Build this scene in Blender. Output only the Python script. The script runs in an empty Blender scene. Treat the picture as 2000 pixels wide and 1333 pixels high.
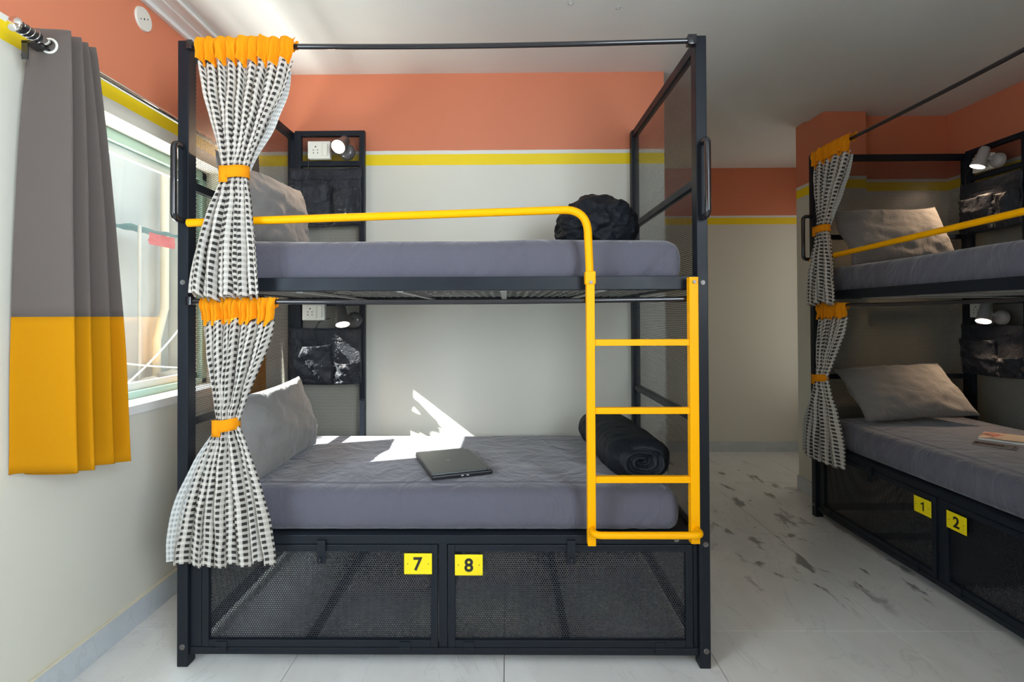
import bpy, bmesh, math, random
from mathutils import Vector, Matrix, noise
random.seed(7)
S = bpy.context.scene
COL = S.collection
PI = math.pi

# ------------------------------------------------------------------ camera
cam_d = bpy.data.cameras.new('camera'); cam = bpy.data.objects.new('camera', cam_d); COL.objects.link(cam)
cam_d.sensor_width = 36; cam_d.lens = 36*1017.5/2000
cam_d.shift_x = (1000-978)/2000; cam_d.shift_y = -(666.5-608.7)/2000
cam_d.clip_start = 0.02
def cam_rot(rx, ry, rz):
    return Matrix.Rotation(rz, 3, 'Z') @ Matrix.Rotation(rx, 3, 'X') @ Matrix.Rotation(ry, 3, 'Y')
_R = cam_rot(0.0095, 0.004, 0.0108)
_r, _u, _f = _R @ Vector((1,0,0)), _R @ Vector((0,0,1)), _R @ Vector((0,1,0))
M = Matrix(((_r.x,_u.x,-_f.x,1.2132),(_r.y,_u.y,-_f.y,-1.9078),(_r.z,_u.z,-_f.z,1.2816),(0,0,0,1)))
cam.matrix_world = M
S.camera = cam

# ------------------------------------------------------------------ world, sun, large lights, exposure
W = bpy.data.worlds.new('world'); S.world = W; W.use_nodes = True
W.node_tree.nodes['Background'].inputs[0].default_value = (0.80, 0.90, 1.0, 1)
W.node_tree.nodes['Background'].inputs[1].default_value = 2.0

def light(name, kind, loc, energy, color, direction=None, **kw):
    d = bpy.data.lights.new(name, kind); d.energy = energy; d.color = color
    for k, v in kw.items(): setattr(d, k, v)
    o = bpy.data.objects.new(name, d); COL.objects.link(o); o.location = loc
    if direction is not None:
        o.rotation_euler = Vector(direction).to_track_quat('-Z', 'Y').to_euler()
    return o
light('sun', 'SUN', (-4,-2,4), 66.0, (1.0, 0.95, 0.90), (1, 0.31, -0.77), angle=math.radians(0.6))
# added fill lamps out of view: one by the left wall, one behind the camera
light('side_fill', 'AREA', (-0.30,-1.45,1.5), 48.0, (0.70,0.85,1.0), (1, 0.15, 0.05), shape='RECTANGLE', size=1.4, size_y=1.2)
light('rear_fill', 'AREA', (2.3,-3.45,2.0), 118.0, (0.80,0.905,1.0), (-1.3, 1, 0.08), shape='RECTANGLE', size=2.0, size_y=1.8, spread=math.radians(110))
# light reaching the bunk's window: two added lamps, hidden above and below the view
# fill lamp added to brighten the passage, hidden by the pillar
light('passage_fill', 'AREA', (4.15,2.52,1.4), 3.2, (1.0,0.95,0.88), (-1, 0, 0), shape='RECTANGLE', size=0.7, size_y=1.8)
light('high_window_fill', 'AREA', (-1.25,0.35,2.85), 120.0, (0.72,0.86,1.0), (1, 0, -1.1), shape='RECTANGLE', size=1.6, size_y=0.9)  # extra lamp standing in for sky light
light('low_window_fill', 'AREA', (-1.15,0.35,0.62), 130.0, (1.0,0.97,0.92), (0.75, 0, 1.0), shape='RECTANGLE', size=1.4, size_y=0.8)  # extra lamp standing in for light off the ground

S.view_settings.view_transform = 'Standard'; S.view_settings.look = 'None'
S.view_settings.gamma = 1; S.view_settings.use_curve_mapping = False
S.view_settings.exposure = 0.14
S.cycles.use_denoising = True
S.cycles.max_bounces = 8; S.cycles.diffuse_bounces = 5; S.cycles.transparent_max_bounces = 24
S.cycles.sample_clamp_indirect = 6; S.cycles.caustics_reflective = False; S.cycles.caustics_refractive = False

# ------------------------------------------------------------------ node helpers
def mat(name):
    m = bpy.data.materials.new(name); m.use_nodes = True
    return m, m.node_tree, m.node_tree.nodes['Principled BSDF']
def N(t, kind, **kw):
    n = t.nodes.new(kind)
    for k, v in kw.items(): setattr(n, k, v)
    return n
def MA(t, op, a, b=None, c=None):
    n = N(t, 'ShaderNodeMath', operation=op)
    for i, v in enumerate((a, b, c)):
        if v is None: continue
        if isinstance(v, (int, float)): n.inputs[i].default_value = v
        else: t.links.new(v, n.inputs[i])
    return n.outputs[0]
def MIX(t, f, a, b):
    n = N(t, 'ShaderNodeMix', data_type='RGBA')
    for s, v in ((n.inputs[0], f), (n.inputs[6], a), (n.inputs[7], b)):
        if isinstance(v, (int, float)): s.default_value = v
        elif isinstance(v, tuple): s.default_value = (*v, 1)
        else: t.links.new(v, s)
    return n.outputs[2]
def NOISE(t, vec, scale, detail=3, rough=0.5, dist=0.0):
    n = N(t, 'ShaderNodeTexNoise'); n.inputs['Scale'].default_value = scale; n.inputs['Detail'].default_value = detail
    n.inputs['Roughness'].default_value = rough; n.inputs['Distortion'].default_value = dist
    if vec is not None: t.links.new(vec, n.inputs['Vector'])
    return n.outputs[0]
def RAMP(t, f, lo, hi):
    n = N(t, 'ShaderNodeMapRange'); n.inputs[1].default_value = lo; n.inputs[2].default_value = hi
    t.links.new(f, n.inputs[0]); return n.outputs[0]
def MAPV(t, vec, scale=(1,1,1), rot=(0,0,0), loc=(0,0,0)):
    n = N(t, 'ShaderNodeMapping'); n.inputs['Scale'].default_value = scale
    n.inputs['Rotation'].default_value = rot; n.inputs['Location'].default_value = loc
    t.links.new(vec, n.inputs['Vector']); return n.outputs[0]
def BUMP(t, b, h, strength, dist=0.01):
    n = N(t, 'ShaderNodeBump'); n.inputs['Strength'].default_value = strength; n.inputs['Distance'].default_value = dist
    t.links.new(h, n.inputs['Height']); t.links.new(n.outputs[0], b.inputs['Normal'])
def OBJC(t): return N(t, 'ShaderNodeTexCoord').outputs['Object']
def POS(t): return N(t, 'ShaderNodeNewGeometry').outputs['Position']
def UVC(t): return N(t, 'ShaderNodeTexCoord').outputs['UV']
def XYZ(t, v):
    n = N(t, 'ShaderNodeSeparateXYZ'); t.links.new(v, n.inputs[0]); return n.outputs

def plain(name, col, rough=0.5, metal=0.0, var=0.0, scale=8.0, bump=0.0, coat=0.0, spec=0.5):
    m, t, b = mat(name)
    b.inputs['Roughness'].default_value = rough; b.inputs['Metallic'].default_value = metal
    b.inputs['Coat Weight'].default_value = coat; b.inputs['Specular IOR Level'].default_value = spec
    o = OBJC(t); n = NOISE(t, o, scale, 4, 0.6)
    dark = tuple(c*(1-var) for c in col); lite = tuple(min(1, c*(1+var)) for c in col)
    t.links.new(MIX(t, n, dark, lite), b.inputs['Base Color'])
    if bump: BUMP(t, b, NOISE(t, o, scale*6, 3), bump, 0.004)
    return m

# painted wall: cream below, yellow band with white lines, coral above
def wall_paint(name, band=True, coral_top=9.0):
    m, t, b = mat(name)
    p = POS(t); z = XYZ(t, p)[2]
    n = NOISE(t, p, 1.3, 3)
    zz = MA(t, 'ADD', z, MA(t, 'MULTIPLY', MA(t, 'SUBTRACT', NOISE(t, p, 9, 2), 0.5), 0.004))
    cream = MIX(t, n, (0.66,0.64,0.55), (0.71,0.69,0.60))
    c = MIX(t, MA(t, 'GREATER_THAN', zz, 2.143), cream, (0.90,0.66,0.0))
    c = MIX(t, MA(t, 'GREATER_THAN', zz, 2.205), c, (0.74,0.73,0.66))
    coral = MIX(t, n, (0.62,0.195,0.098), (0.66,0.215,0.11))
    c = MIX(t, MA(t, 'GREATER_THAN', zz, 2.226), c, coral)
    c = MIX(t, MA(t, 'GREATER_THAN', zz, coral_top), c, (0.78,0.78,0.75))
    t.links.new(c, b.inputs['Base Color']); b.inputs['Roughness'].default_value = 0.55
    BUMP(t, b, NOISE(t, p, 60, 3), 0.06, 0.004)
    return m
M_WALL = wall_paint('wall_paint'); M_WALL_L = wall_paint('wall_paint_side', True, 2.635)
M_CEIL = plain('ceiling_paint', (0.72,0.72,0.69), 0.5, var=0.03, scale=1.5, bump=0.03)
M_WHITE = plain('white_paint', (0.80,0.80,0.77), 0.45, var=0.02)

def marble(name, a, bcol, spots=True, glaze=0.22):
    m, t, b = mat(name)
    p = POS(t)
    v = MAPV(t, p, (1.0, 0.45, 1.0), (0,0,math.radians(35)))
    n1 = NOISE(t, v, 2.2, 6, 0.6, 1.2); n2 = NOISE(t, v, 9, 5, 0.6, 0.6)
    c = MIX(t, RAMP(t, n1, 0.35, 0.7), a, bcol)
    vein = MA(t, 'LESS_THAN', MA(t, 'ABSOLUTE', MA(t, 'SUBTRACT', n1, 0.5)), 0.006)
    c = MIX(t, MA(t, 'MULTIPLY', vein, 0.12), c, (0.25,0.26,0.27))
    c = MIX(t, MA(t, 'MULTIPLY', RAMP(t, n2, 0.45, 0.75), 0.25), c, tuple(x*0.8 for x in a))
    if spots:
        s = XYZ(t, p)
        v2 = MAPV(t, p, (1.0, 0.42, 1.0), (0,0,math.radians(42)))
        sp = RAMP(t, NOISE(t, v2, 8.0, 5, 0.62, 0.4), 0.572, 0.64)
        def band(c0, x0, x1):   # soft window
            return MA(t, 'MULTIPLY', RAMP(t, c0, x0, x0+0.25), MA(t, 'SUBTRACT', 1.0, RAMP(t, c0, x1-0.25, x1)))
        reg = MA(t, 'MULTIPLY', band(s[0], 2.25, 3.45), band(s[1], 0.3, 2.9))
        c = MIX(t, MA(t, 'MULTIPLY', MA(t, 'MULTIPLY', sp, reg), 0.8), c, (0.13,0.125,0.12))
    t.links.new(c, b.inputs['Base Color'])
    b.inputs['Roughness'].default_value = glaze
    return m
M_FLOOR = marble('floor_marble', (0.72,0.71,0.68), (0.81,0.805,0.79), True, 0.25)
M_SKIRT = marble('skirting_marble', (0.50,0.54,0.57), (0.60,0.64,0.67), False, 0.2)
M_GROUT = plain('grout', (0.16,0.155,0.15), 0.8)

def black_metal(name):
    m, t, b = mat(name)
    o = POS(t)
    n = NOISE(t, o, 5, 5, 0.65)
    sc = RAMP(t, NOISE(t, MAPV(t, o, (3,3,30)), 14, 5, 0.7), 0.70, 0.78)
    c = MIX(t, n, (0.006,0.0085,0.013), (0.011,0.015,0.022))
    c = MIX(t, MA(t, 'MULTIPLY', sc, 0.22), c, (0.30,0.31,0.33))
    t.links.new(c, b.inputs['Base Color'])
    t.links.new(RAMP(t, n, -0.6, 1.9), b.inputs['Roughness'])
    b.inputs['Specular IOR Level'].default_value = 0.25
    return m
M_BLACK = black_metal('black_painted_steel')
M_BLACKG = plain('black_gloss_tube', (0.014,0.014,0.017), 0.18, coat=0.4)

def perforated(name, pitch=0.0088, r=0.355):
    m, t, b = mat(name)
    b.inputs['Base Color'].default_value = (0.010,0.013,0.018,1); b.inputs['Roughness'].default_value = 0.4
    s = XYZ(t, UVC(t))
    def cell(off):
        a = MA(t, 'SUBTRACT', MA(t, 'FRACT', MA(t, 'ADD', MA(t, 'DIVIDE', s[0], pitch), off)), 0.5)
        c = MA(t, 'MULTIPLY', MA(t, 'SUBTRACT', MA(t, 'FRACT', MA(t, 'ADD', MA(t, 'DIVIDE', s[1], pitch*1.732), off)), 0.5), 1.732)
        return MA(t, 'SQRT', MA(t, 'ADD', MA(t, 'MULTIPLY', a, a), MA(t, 'MULTIPLY', c, c)))
    d = MA(t, 'MINIMUM', cell(0.0), cell(0.5))
    t.links.new(MA(t, 'GREATER_THAN', d, r), b.inputs['Alpha'])
    return m
M_PERF = perforated('perforated_steel', r=0.335); M_PERFE = perforated('perforated_steel_open', r=0.43)

M_YEL = plain('yellow_paint', (0.95,0.42,0.0), 0.42, var=0.03, spec=0.12)
M_BOLT = plain('galvanised_bolt', (0.22,0.21,0.20), 0.5, 1.0, var=0.2, scale=60)
M_PLATE = plain('yellow_plate', (0.86,0.68,0.0), 0.35)
M_INK = plain('black_ink', (0.012,0.011,0.010), 0.5)
M_GREYBAR = plain('grey_primer_bar', (0.42,0.42,0.40), 0.5)
M_WIRE = plain('bright_wire', (0.5,0.5,0.48), 0.4, 0.6)
M_CHROME = plain('chrome', (0.75,0.74,0.72), 0.08, 1.0)
M_PLASTIC = plain('white_plastic', (0.72,0.71,0.64), 0.35)
M_HOLE = plain('dark_hole', (0.01,0.01,0.01), 0.8)
M_LAMPB = plain('lamp_grey_enamel', (0.085,0.08,0.078), 0.3, coat=0.3)
M_LAMPW = plain('lamp_pale_enamel', (0.35,0.33,0.31), 0.3, coat=0.3)
M_CABLE = plain('black_cable', (0.02,0.02,0.02), 0.5)

def fabric(name, c1, c2, scale=300, wr=0.35, sheen=0.2, trans=0.0, wscale=7, stretch=(1,1,0.35), rough=0.9):
    m, t, b = mat(name)
    o = OBJC(t)
    n = NOISE(t, o, 3.0, 4, 0.6)
    t.links.new(MIX(t, n, c1, c2), b.inputs['Base Color'])
    b.inputs['Roughness'].default_value = rough; b.inputs['Sheen Weight'].default_value = sheen
    b.inputs['Specular IOR Level'].default_value = 0.25
    w = NOISE(t, MAPV(t, o, stretch, (0,0.5,0)), wscale, 5, 0.55, 1.1)
    f = NOISE(t, o, scale, 2)
    BUMP(t, b, MA(t, 'ADD', w, MA(t, 'MULTIPLY', f, 0.04)), wr, 0.03)
    if trans:
        tr = N(t, 'ShaderNodeBsdfTranslucent'); t.links.new(MIX(t, n, c1, c2), tr.inputs[0])
        mx = N(t, 'ShaderNodeMixShader'); mx.inputs[0].default_value = trans
        out = [x for x in t.nodes if x.type == 'OUTPUT_MATERIAL'][0]
        t.links.new(b.outputs[0], mx.inputs[1]); t.links.new(tr.outputs[0], mx.inputs[2]); t.links.new(mx.outputs[0], out.inputs[0])
    return m
M_SHEET = fabric('grey_sheet', (0.088,0.085,0.110), (0.106,0.103,0.130), wr=0.7, sheen=0.4)
M_PILLOW = fabric('grey_pillowcase', (0.175,0.165,0.155), (0.205,0.195,0.185), wscale=6, stretch=(1,1,1), wr=0.6)
M_BLANKET = fabric('black_blanket', (0.006,0.008,0.012), (0.011,0.014,0.019), wr=0.5, sheen=0.0, wscale=10, stretch=(1,0.5,1), rough=0.6)
M_POUCH = fabric('black_organiser_cloth', (0.014,0.016,0.020), (0.030,0.032,0.040), wr=0.8, wscale=9, stretch=(1,1,1), rough=0.45, sheen=0.05)
M_ORANGE = fabric('orange_cotton', (0.90,0.33,0.003), (0.95,0.37,0.006), wr=0.25, sheen=0.0, trans=0.25, wscale=20, stretch=(1.5,1,0.3))
M_MUST = fabric('mustard_curtain', (0.62,0.27,0.0), (0.66,0.29,0.0), wr=0.10, sheen=0.0, trans=0.30, wscale=3)
M_GREYC = fabric('grey_curtain', (0.128,0.105,0.094), (0.144,0.119,0.107), wr=0.10, trans=0.2, wscale=3)

def gingham(name, pitch=0.0215, fade=0.0):
    m, t, b = mat(name)
    s = XYZ(t, UVC(t))
    def st(c): return MA(t, 'GREATER_THAN', MA(t, 'FRACT', MA(t, 'DIVIDE', c, pitch)), 0.48)
    su, sv = st(s[0]), st(s[1])
    k = MA(t, 'ADD', MA(t, 'MULTIPLY', MA(t, 'ADD', su, sv), 0.24), MA(t, 'MULTIPLY', MA(t, 'MULTIPLY', su, sv), 0.52))
    lite = (0.66,0.62,0.56); dark = (0.045,0.04,0.037)
    if fade: dark = (0.30,0.31,0.31); lite = (0.60,0.60,0.57)
    c = MIX(t, k, lite, dark)
    t.links.new(c, b.inputs['Base Color']); b.inputs['Roughness'].default_value = 0.9
    b.inputs['Specular IOR Level'].default_value = 0.2
    tr = N(t, 'ShaderNodeBsdfTranslucent'); t.links.new(c, tr.inputs[0])
    mx = N(t, 'ShaderNodeMixShader'); mx.inputs[0].default_value = 0.18
    out = [x for x in t.nodes if x.type == 'OUTPUT_MATERIAL'][0]
    t.links.new(b.outputs[0], mx.inputs[1]); t.links.new(tr.outputs[0], mx.inputs[2]); t.links.new(mx.outputs[0], out.inputs[0])
    BUMP(t, b, NOISE(t, OBJC(t), 25, 4), 0.12, 0.01)
    return m
M_CHECK = gingham('checked_cotton'); M_CHECKB = gingham('checked_cotton_reverse', fade=1.0)

def glass_mat():
    m = bpy.data.materials.new('window_glass'); m.use_nodes = True; t = m.node_tree; t.nodes.clear()
    out = N(t, 'ShaderNodeOutputMaterial'); tr = N(t, 'ShaderNodeBsdfTransparent'); gl = N(t, 'ShaderNodeBsdfGlossy')
    tr.inputs[0].default_value = (0.93,0.96,0.95,1); gl.inputs['Roughness'].default_value = 0.02
    mx = N(t, 'ShaderNodeMixShader'); mx.inputs[0].default_value = 0.05
    t.links.new(tr.outputs[0], mx.inputs[1]); t.links.new(gl.outputs[0], mx.inputs[2])
    t.links.new(mx.outputs[0], out.inputs[0]); return m
M_GLASS = glass_mat()
M_GREEN = plain('pale_green_frame', (0.40,0.55,0.46), 0.4)
def emit(name, col, s):
    m, t, b = mat(name); b.inputs['Emission Color'].default_value = (*col, 1); b.inputs['Emission Strength'].default_value = s
    b.inputs['Base Color'].default_value = (*col, 1); return m
M_GLOW = emit('lamp_glow', (1.0,0.80,0.66), 9.0)
M_OUT = plain('neighbour_concrete', (0.50,0.50,0.47), 0.9, var=0.18, scale=1.2, bump=0.3)
M_TARP = plain('blue_tarpaulin', (0.22,0.42,0.45), 0.5, var=0.3)
M_RED = plain('red_cloth', (0.5,0.12,0.12), 0.8)
M_RUBBLE = plain('grey_rubble', (0.42,0.38,0.32), 0.9, var=0.5, scale=15, bump=0.5)
M_LID = plain('laptop_lid', (0.045,0.052,0.052), 0.28, var=0.05)
M_LAPB = plain('laptop_base', (0.008,0.008,0.010), 0.35)

# ------------------------------------------------------------------ mesh helpers
F = Matrix.Identity(4)     # frame in which things are placed (one per bunk)
def link_mesh(name, bm, m, parent=None, smooth=False, angle=None):
    me = bpy.data.meshes.new(name); bm.normal_update(); bm.to_mesh(me); bm.free()
    if smooth:
        for p in me.polygons: p.use_smooth = True
    if isinstance(m, (list, tuple)):
        for x in m: me.materials.append(x)
    else: me.materials.append(m)
    o = bpy.data.objects.new(name, me); COL.objects.link(o)
    if parent is not None: o.parent = parent
    if smooth and angle: 
        md = o.modifiers.new('edge_split', 'EDGE_SPLIT'); md.split_angle = math.radians(angle)
    return o
def tag(o, label, cat, group=None):
    o['label'] = label; o['category'] = cat
    if group: o['group'] = group
    return o
def thing(name, loc, label, cat, group=None, rz=0.0):
    o = bpy.data.objects.new(name, None); COL.objects.link(o); o.empty_display_size = 0.1
    o.matrix_world = F @ Matrix.Translation(loc) @ Matrix.Rotation(rz, 4, 'Z')
    return tag(o, label, cat, group)
def structure(name, bm, m, parent=None, **kw):
    o = link_mesh(name, bm, m, parent, **kw)
    if parent is None: o['kind'] = 'structure'
    return o
def box(bm, lo, hi, bevel=0.0, rot=None):
    lo = Vector(lo); hi = Vector(hi); c = (lo+hi)/2; s = hi-lo
    r = bmesh.ops.create_cube(bm, size=1.0)
    vs = r['verts']
    bmesh.ops.scale(bm, vec=s, verts=vs)
    if bevel:
        es = list({e for v in vs for e in v.link_edges})
        rr = bmesh.ops.bevel(bm, geom=es, offset=bevel, segments=2, affect='EDGES', profile=0.5)
        vs = [v for v in rr['verts']] if rr['verts'] else vs
        vs = list({v for f in rr['faces'] for v in f.verts} | set(x for x in vs if x.is_valid))
        # collect the whole island
        seen = set(vs); st = list(vs)
        while st:
            v = st.pop()
            for e in v.link_edges:
                w = e.other_vert(v)
                if w not in seen: seen.add(w); st.append(w)
        vs = list(seen)
    if rot is not None: bmesh.ops.rotate(bm, cent=(0,0,0), matrix=rot, verts=vs)
    bmesh.ops.translate(bm, vec=c, verts=vs)
    return vs
def tube(bm, pts, r, seg=10, closed=False, caps=True, radii=None, flat=1.0):
    pts = [Vector(p) for p in pts]; n = len(pts); rings = []
    prev = None
    for i, p in enumerate(pts):
        if closed: d = (pts[(i+1) % n]-pts[i-1])
        else: d = pts[min(i+1, n-1)]-pts[max(i-1, 0)]
        d.normalize()
        if prev is None:
            a = Vector((0,0,1)) if abs(d.z) < 0.9 else Vector((0,1,0))
            x = d.cross(a).normalized()
        else:
            x = (prev-d*prev.dot(d)).normalized()
        prev = x; y = d.cross(x)
        rr = radii[i] if radii else r
        rings.append([bm.verts.new(p+(x*math.cos(2*PI*k/seg)+y*math.sin(2*PI*k/seg)*flat)*rr) for k in range(seg)])
    m = n if closed else n-1
    for i in range(m):
        A, B = rings[i], rings[(i+1) % n]
        for k in range(seg):
            bm.faces.new((A[k], A[(k+1) % seg], B[(k+1) % seg], B[k]))
    if caps and not closed:
        bm.faces.new(rings[0][::-1]); bm.faces.new(rings[-1])
def disc(bm, c, axis, r, h, seg=20, r2=None):
    axis = Vector(axis).normalized()
    tube(bm, [Vector(c), Vector(c)+axis*h], r, seg, radii=[r, r if r2 is None else r2])
def fillet(pts, rad, n=6):
    """round the inner corners of a polyline"""
    P = [Vector(p) for p in pts]; out = [P[0]]
    for i in range(1, len(P)-1):
        a = (P[i-1]-P[i]); b = (P[i+1]-P[i]); r = min(rad, a.length*0.49, b.length*0.49)
        a.normalize(); b.normalize(); p0 = P[i]+a*r; p1 = P[i]+b*r
        for k in range(n+1):
            t = k/n; out.append(p0*(1-t)**2+P[i]*2*t*(1-t)+p1*t*t)
    out.append(P[-1]); return out
def grid(bm, nu, nv, fn, uvfn=None, mfn=None, closed_u=False):
    uvl = bm.loops.layers.uv.verify()
    V = [[bm.verts.new(fn(i/nu, j/nv)) for i in range(nu if closed_u else nu+1)] for j in range(nv+1)]
    for j in range(nv):
        for i in range(nu):
            i2 = (i+1) % nu if closed_u else i+1
            f = bm.faces.new((V[j][i], V[j][i2], V[j+1][i2], V[j+1][i])); f.smooth = True
            if mfn: f.material_index = mfn((i+0.5)/nu, (j+0.5)/nv)
            if uvfn:
                for l, (a, b) in zip(f.loops, ((i,j),(i+1,j),(i+1,j+1),(i,j+1))): l[uvl].uv = uvfn(a/nu, b/nv)
    return V
def rbox(bm, size, r, res, fn=None, exp=1.0):
    """rounded box centred on the origin, built from six grids"""
    sx, sy, sz = [s/2 for s in size]
    nx, ny, nz = [max(2, int(round(s/res))) for s in size]
    def pt(p):
        q = Vector((max(-sx+r, min(sx-r, p[0])), max(-sy+r, min(sy-r, p[1])), max(-sz+r, min(sz-r, p[2]))))
        d = Vector(p)-q
        if d.length > 1e-9: d = d.normalized()*r
        q = q+d
        return fn(q) if fn else q
    def face(n1, n2, f):
        V = [[bm.verts.new(pt(f(i/n1, j/n2))) for i in range(n1+1)] for j in range(n2+1)]
        for j in range(n2):
            for i in range(n1):
                bm.faces.new((V[j][i], V[j][i+1], V[j+1][i+1], V[j+1][i]))
    L = lambda a, t: -a+2*a*t
    face(nx, ny, lambda u, v: (L(sx,u), L(sy,v), sz)); face(nx, ny, lambda u, v: (L(sx,1-u), L(sy,v), -sz))
    face(nx, nz, lambda u, v: (L(sx,u), -sy, L(sz,v))); face(nx, nz, lambda u, v: (L(sx,1-u), sy, L(sz,v)))
    face(ny, nz, lambda u, v: (sx, L(sy,u), L(sz,v))); face(ny, nz, lambda u, v: (-sx, L(sy,1-u), L(sz,v)))
    bmesh.ops.remove_doubles(bm, verts=bm.verts, dist=1e-5)
def part(name, fn, m, parent, smooth=False, angle=None):
    bm = bmesh.new(); fn(bm)
    return link_mesh(name, bm, m, parent, smooth, angle)
def sheet(parent, lo, hi, axis, name='perforated_sheet', m=None):
    """perforated steel sheet 1.2 mm thick, UVs in metres"""
    bm = bmesh.new(); box(bm, lo, hi)
    uvl = bm.loops.layers.uv.verify(); a, b = [i for i in range(3) if i != axis]
    for f in bm.faces:
        for l in f.loops: l[uvl].uv = (l.vert.co[a], l.vert.co[b])
    return link_mesh(name, bm, m or M_PERF, parent)

# ================================================================== THE ROOM
XL, XR, YB, YF, ZC = -0.34, 4.28, 1.04, -3.6, 2.666
# floor with separate marble tiles
fl = bmesh.new(); box(fl, (XL-0.3, YF-0.3, -0.12), (XR+0.3, 3.4, -0.012))
floor = structure('floor', fl, M_GROUT)
tile_me = None
tw, tl = 0.785, 0.944
for i in range(-3, 5):
    for j in range(-5, 3):
        x0 = 1.2+i*tw; y0 = 0.231+j*tl
        x1, y1 = x0+tw, y0+tl
        x0, x1, y0, y1 = max(x0, XL), min(x1, XR), max(y0, YF), min(y1, 3.04)
        if x1-x0 < 0.02 or y1-y0 < 0.02: continue
        bm = bmesh.new(); box(bm, (x0+0.0012, y0+0.0012, -0.012), (x1-0.0012, y1-0.0012, 0.0), 0.001)
        link_mesh('tile', bm, M_FLOOR, floor)

# ceiling (a shade higher beyond the beam line over the passage)
bm = bmesh.new(); box(bm, (XL-0.3, YF-0.3, ZC), (XR+0.3, 1.83, ZC+0.15)); box(bm, (XL-0.3, 1.83, ZC+0.012), (XR+0.3, 3.4, ZC+0.15))
structure('ceiling', bm, M_CEIL)
bm = bmesh.new()
# flat coving along the left wall, stepped
for (xa, xb, za, zb) in ((XL, XL+0.022, 2.632, ZC), (XL, XL+0.075, 2.650, ZC), (XL+0.075, XL+0.125, 2.656, ZC), (XL+0.125, XL+0.14, 2.650, ZC)):
    box(bm, (xa, YF, za), (xb, YB, zb), 0.002)
structure('trim_1', bm, M_WHITE)

# left wall with the window opening
WY0, WY1, WZ0, WZ1 = -0.025, 0.98, 0.90, 2.085
bm = bmesh.new()
for lo, hi in (((XL-0.24, YF-0.3, 0), (XL, WY0, ZC+0.1)), ((XL-0.24, WY1, 0), (XL, 1.3, ZC+0.1)),
               ((XL-0.24, WY0, 0), (XL, WY1, WZ0)), ((XL-0.24, WY0, WZ1), (XL, WY1, ZC+0.1))):
    box(bm, lo, hi)
structure('wall_left', bm, M_WALL_L)
bm = bmesh.new(); box(bm, (XL-0.24, YB, 0), (2.11, YB+0.2, ZC+0.1)); structure('wall_back', bm, M_WALL)
bm = bmesh.new(); box(bm, (1.91, YB+0.2, 0), (2.11, 3.24, ZC+0.1)); structure('wall_passage_side', bm, M_WALL)
bm = bmesh.new(); box(bm, (1.91, 3.035, 0), (XR+0.3, 3.24, ZC+0.1)); structure('wall_passage_end', bm, M_WALL)
bm = bmesh.new(); box(bm, (3.372, 1.645, 0), (3.66, 1.98, ZC+0.02)); box(bm, (3.64, 1.735, 0), (XR+0.02, 1.98, ZC+0.02)); structure('wall_right_back', bm, M_WALL)
bm = bmesh.new(); box(bm, (XR, YF-0.3, 0), (XR+0.2, 3.24, ZC+0.1)); structure('wall_right', bm, M_WALL)
bm = bmesh.new(); box(bm, (XL-0.24, YF-0.2, 0), (XR+0.2, YF, ZC+0.1)); structure('wall_front', bm, M_WALL)
def skirt(name, lo, hi):
    bm = bmesh.new(); box(bm, lo, hi, 0.001); structure(name, bm, M_SKIRT)
skirt('baseboard_left', (XL, YF, 0), (XL+0.014, YB, 0.10))
skirt('baseboard_back', (XL+0.014, YB-0.013, 0), (2.11, YB, 0.095))
skirt('baseboard_passage', (2.11, 3.022, 0), (XR, 3.035, 0.095))
bm = bmesh.new(); box(bm, (3.358, 1.630, 0), (3.372, 1.98, 0.10), 0.001); box(bm, (3.372, 1.630, 0), (3.66, 1.645, 0.10), 0.001)
structure('baseboard_right_back', bm, M_SKIRT)
bm = bmesh.new(); box(bm, (XL, YF, 0.10), (XL+0.012, YB, 0.107)); structure('trim_2', bm, plain('cream_bead', (0.72,0.66,0.52), 0.7))

# window: white sill and reveal, green frame, two sliding sashes
win = bpy.data.objects.new('window_1', None); COL.objects.link(win); win['kind'] = 'structure'
def p(name, m, boxes, bev=0.002):
    bm = bmesh.new()
    for lo, hi in boxes: box(bm, lo, hi, bev)
    return link_mesh(name, bm, m, win)
xg = XL-0.13
p('sill', M_WHITE, [((XL-0.24, WY0, WZ0-0.02), (XL+0.012, WY1, WZ0+0.018))])
p('window_frame', M_GREEN, [((xg-0.05, WY0, WZ1-0.045), (xg+0.01, WY1, WZ1)), ((xg-0.05, WY0, WZ0+0.018), (xg+0.01, WY1, WZ0+0.05)),
   ((xg-0.05, WY0, WZ0), (xg+0.01, WY0+0.04, WZ1)), ((xg-0.05, WY1-0.04, WZ0), (xg+0.01, WY1, WZ1))])
for (a, b, xo) in ((WY0+0.04, WY1-0.04, -0.02),):
    s_ = p('sash', M_WHITE, [((xg+xo-0.02, a, WZ1-0.085), (xg+xo, b, WZ1-0.045)), ((xg+xo-0.02, a, WZ0+0.05), (xg+xo, b, WZ0+0.085)),
       ((xg+xo-0.02, a, WZ0+0.05), (xg+xo, a+0.035, WZ1-0.045)), ((xg+xo-0.02, b-0.035, WZ0+0.05), (xg+xo, b, WZ1-0.045))])
    bm = bmesh.new(); box(bm, (xg+xo-0.012, a+0.03, WZ0+0.08), (xg+xo-0.008, b-0.03, WZ1-0.08)); link_mesh('pane', bm, M_GLASS, s_)

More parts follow.
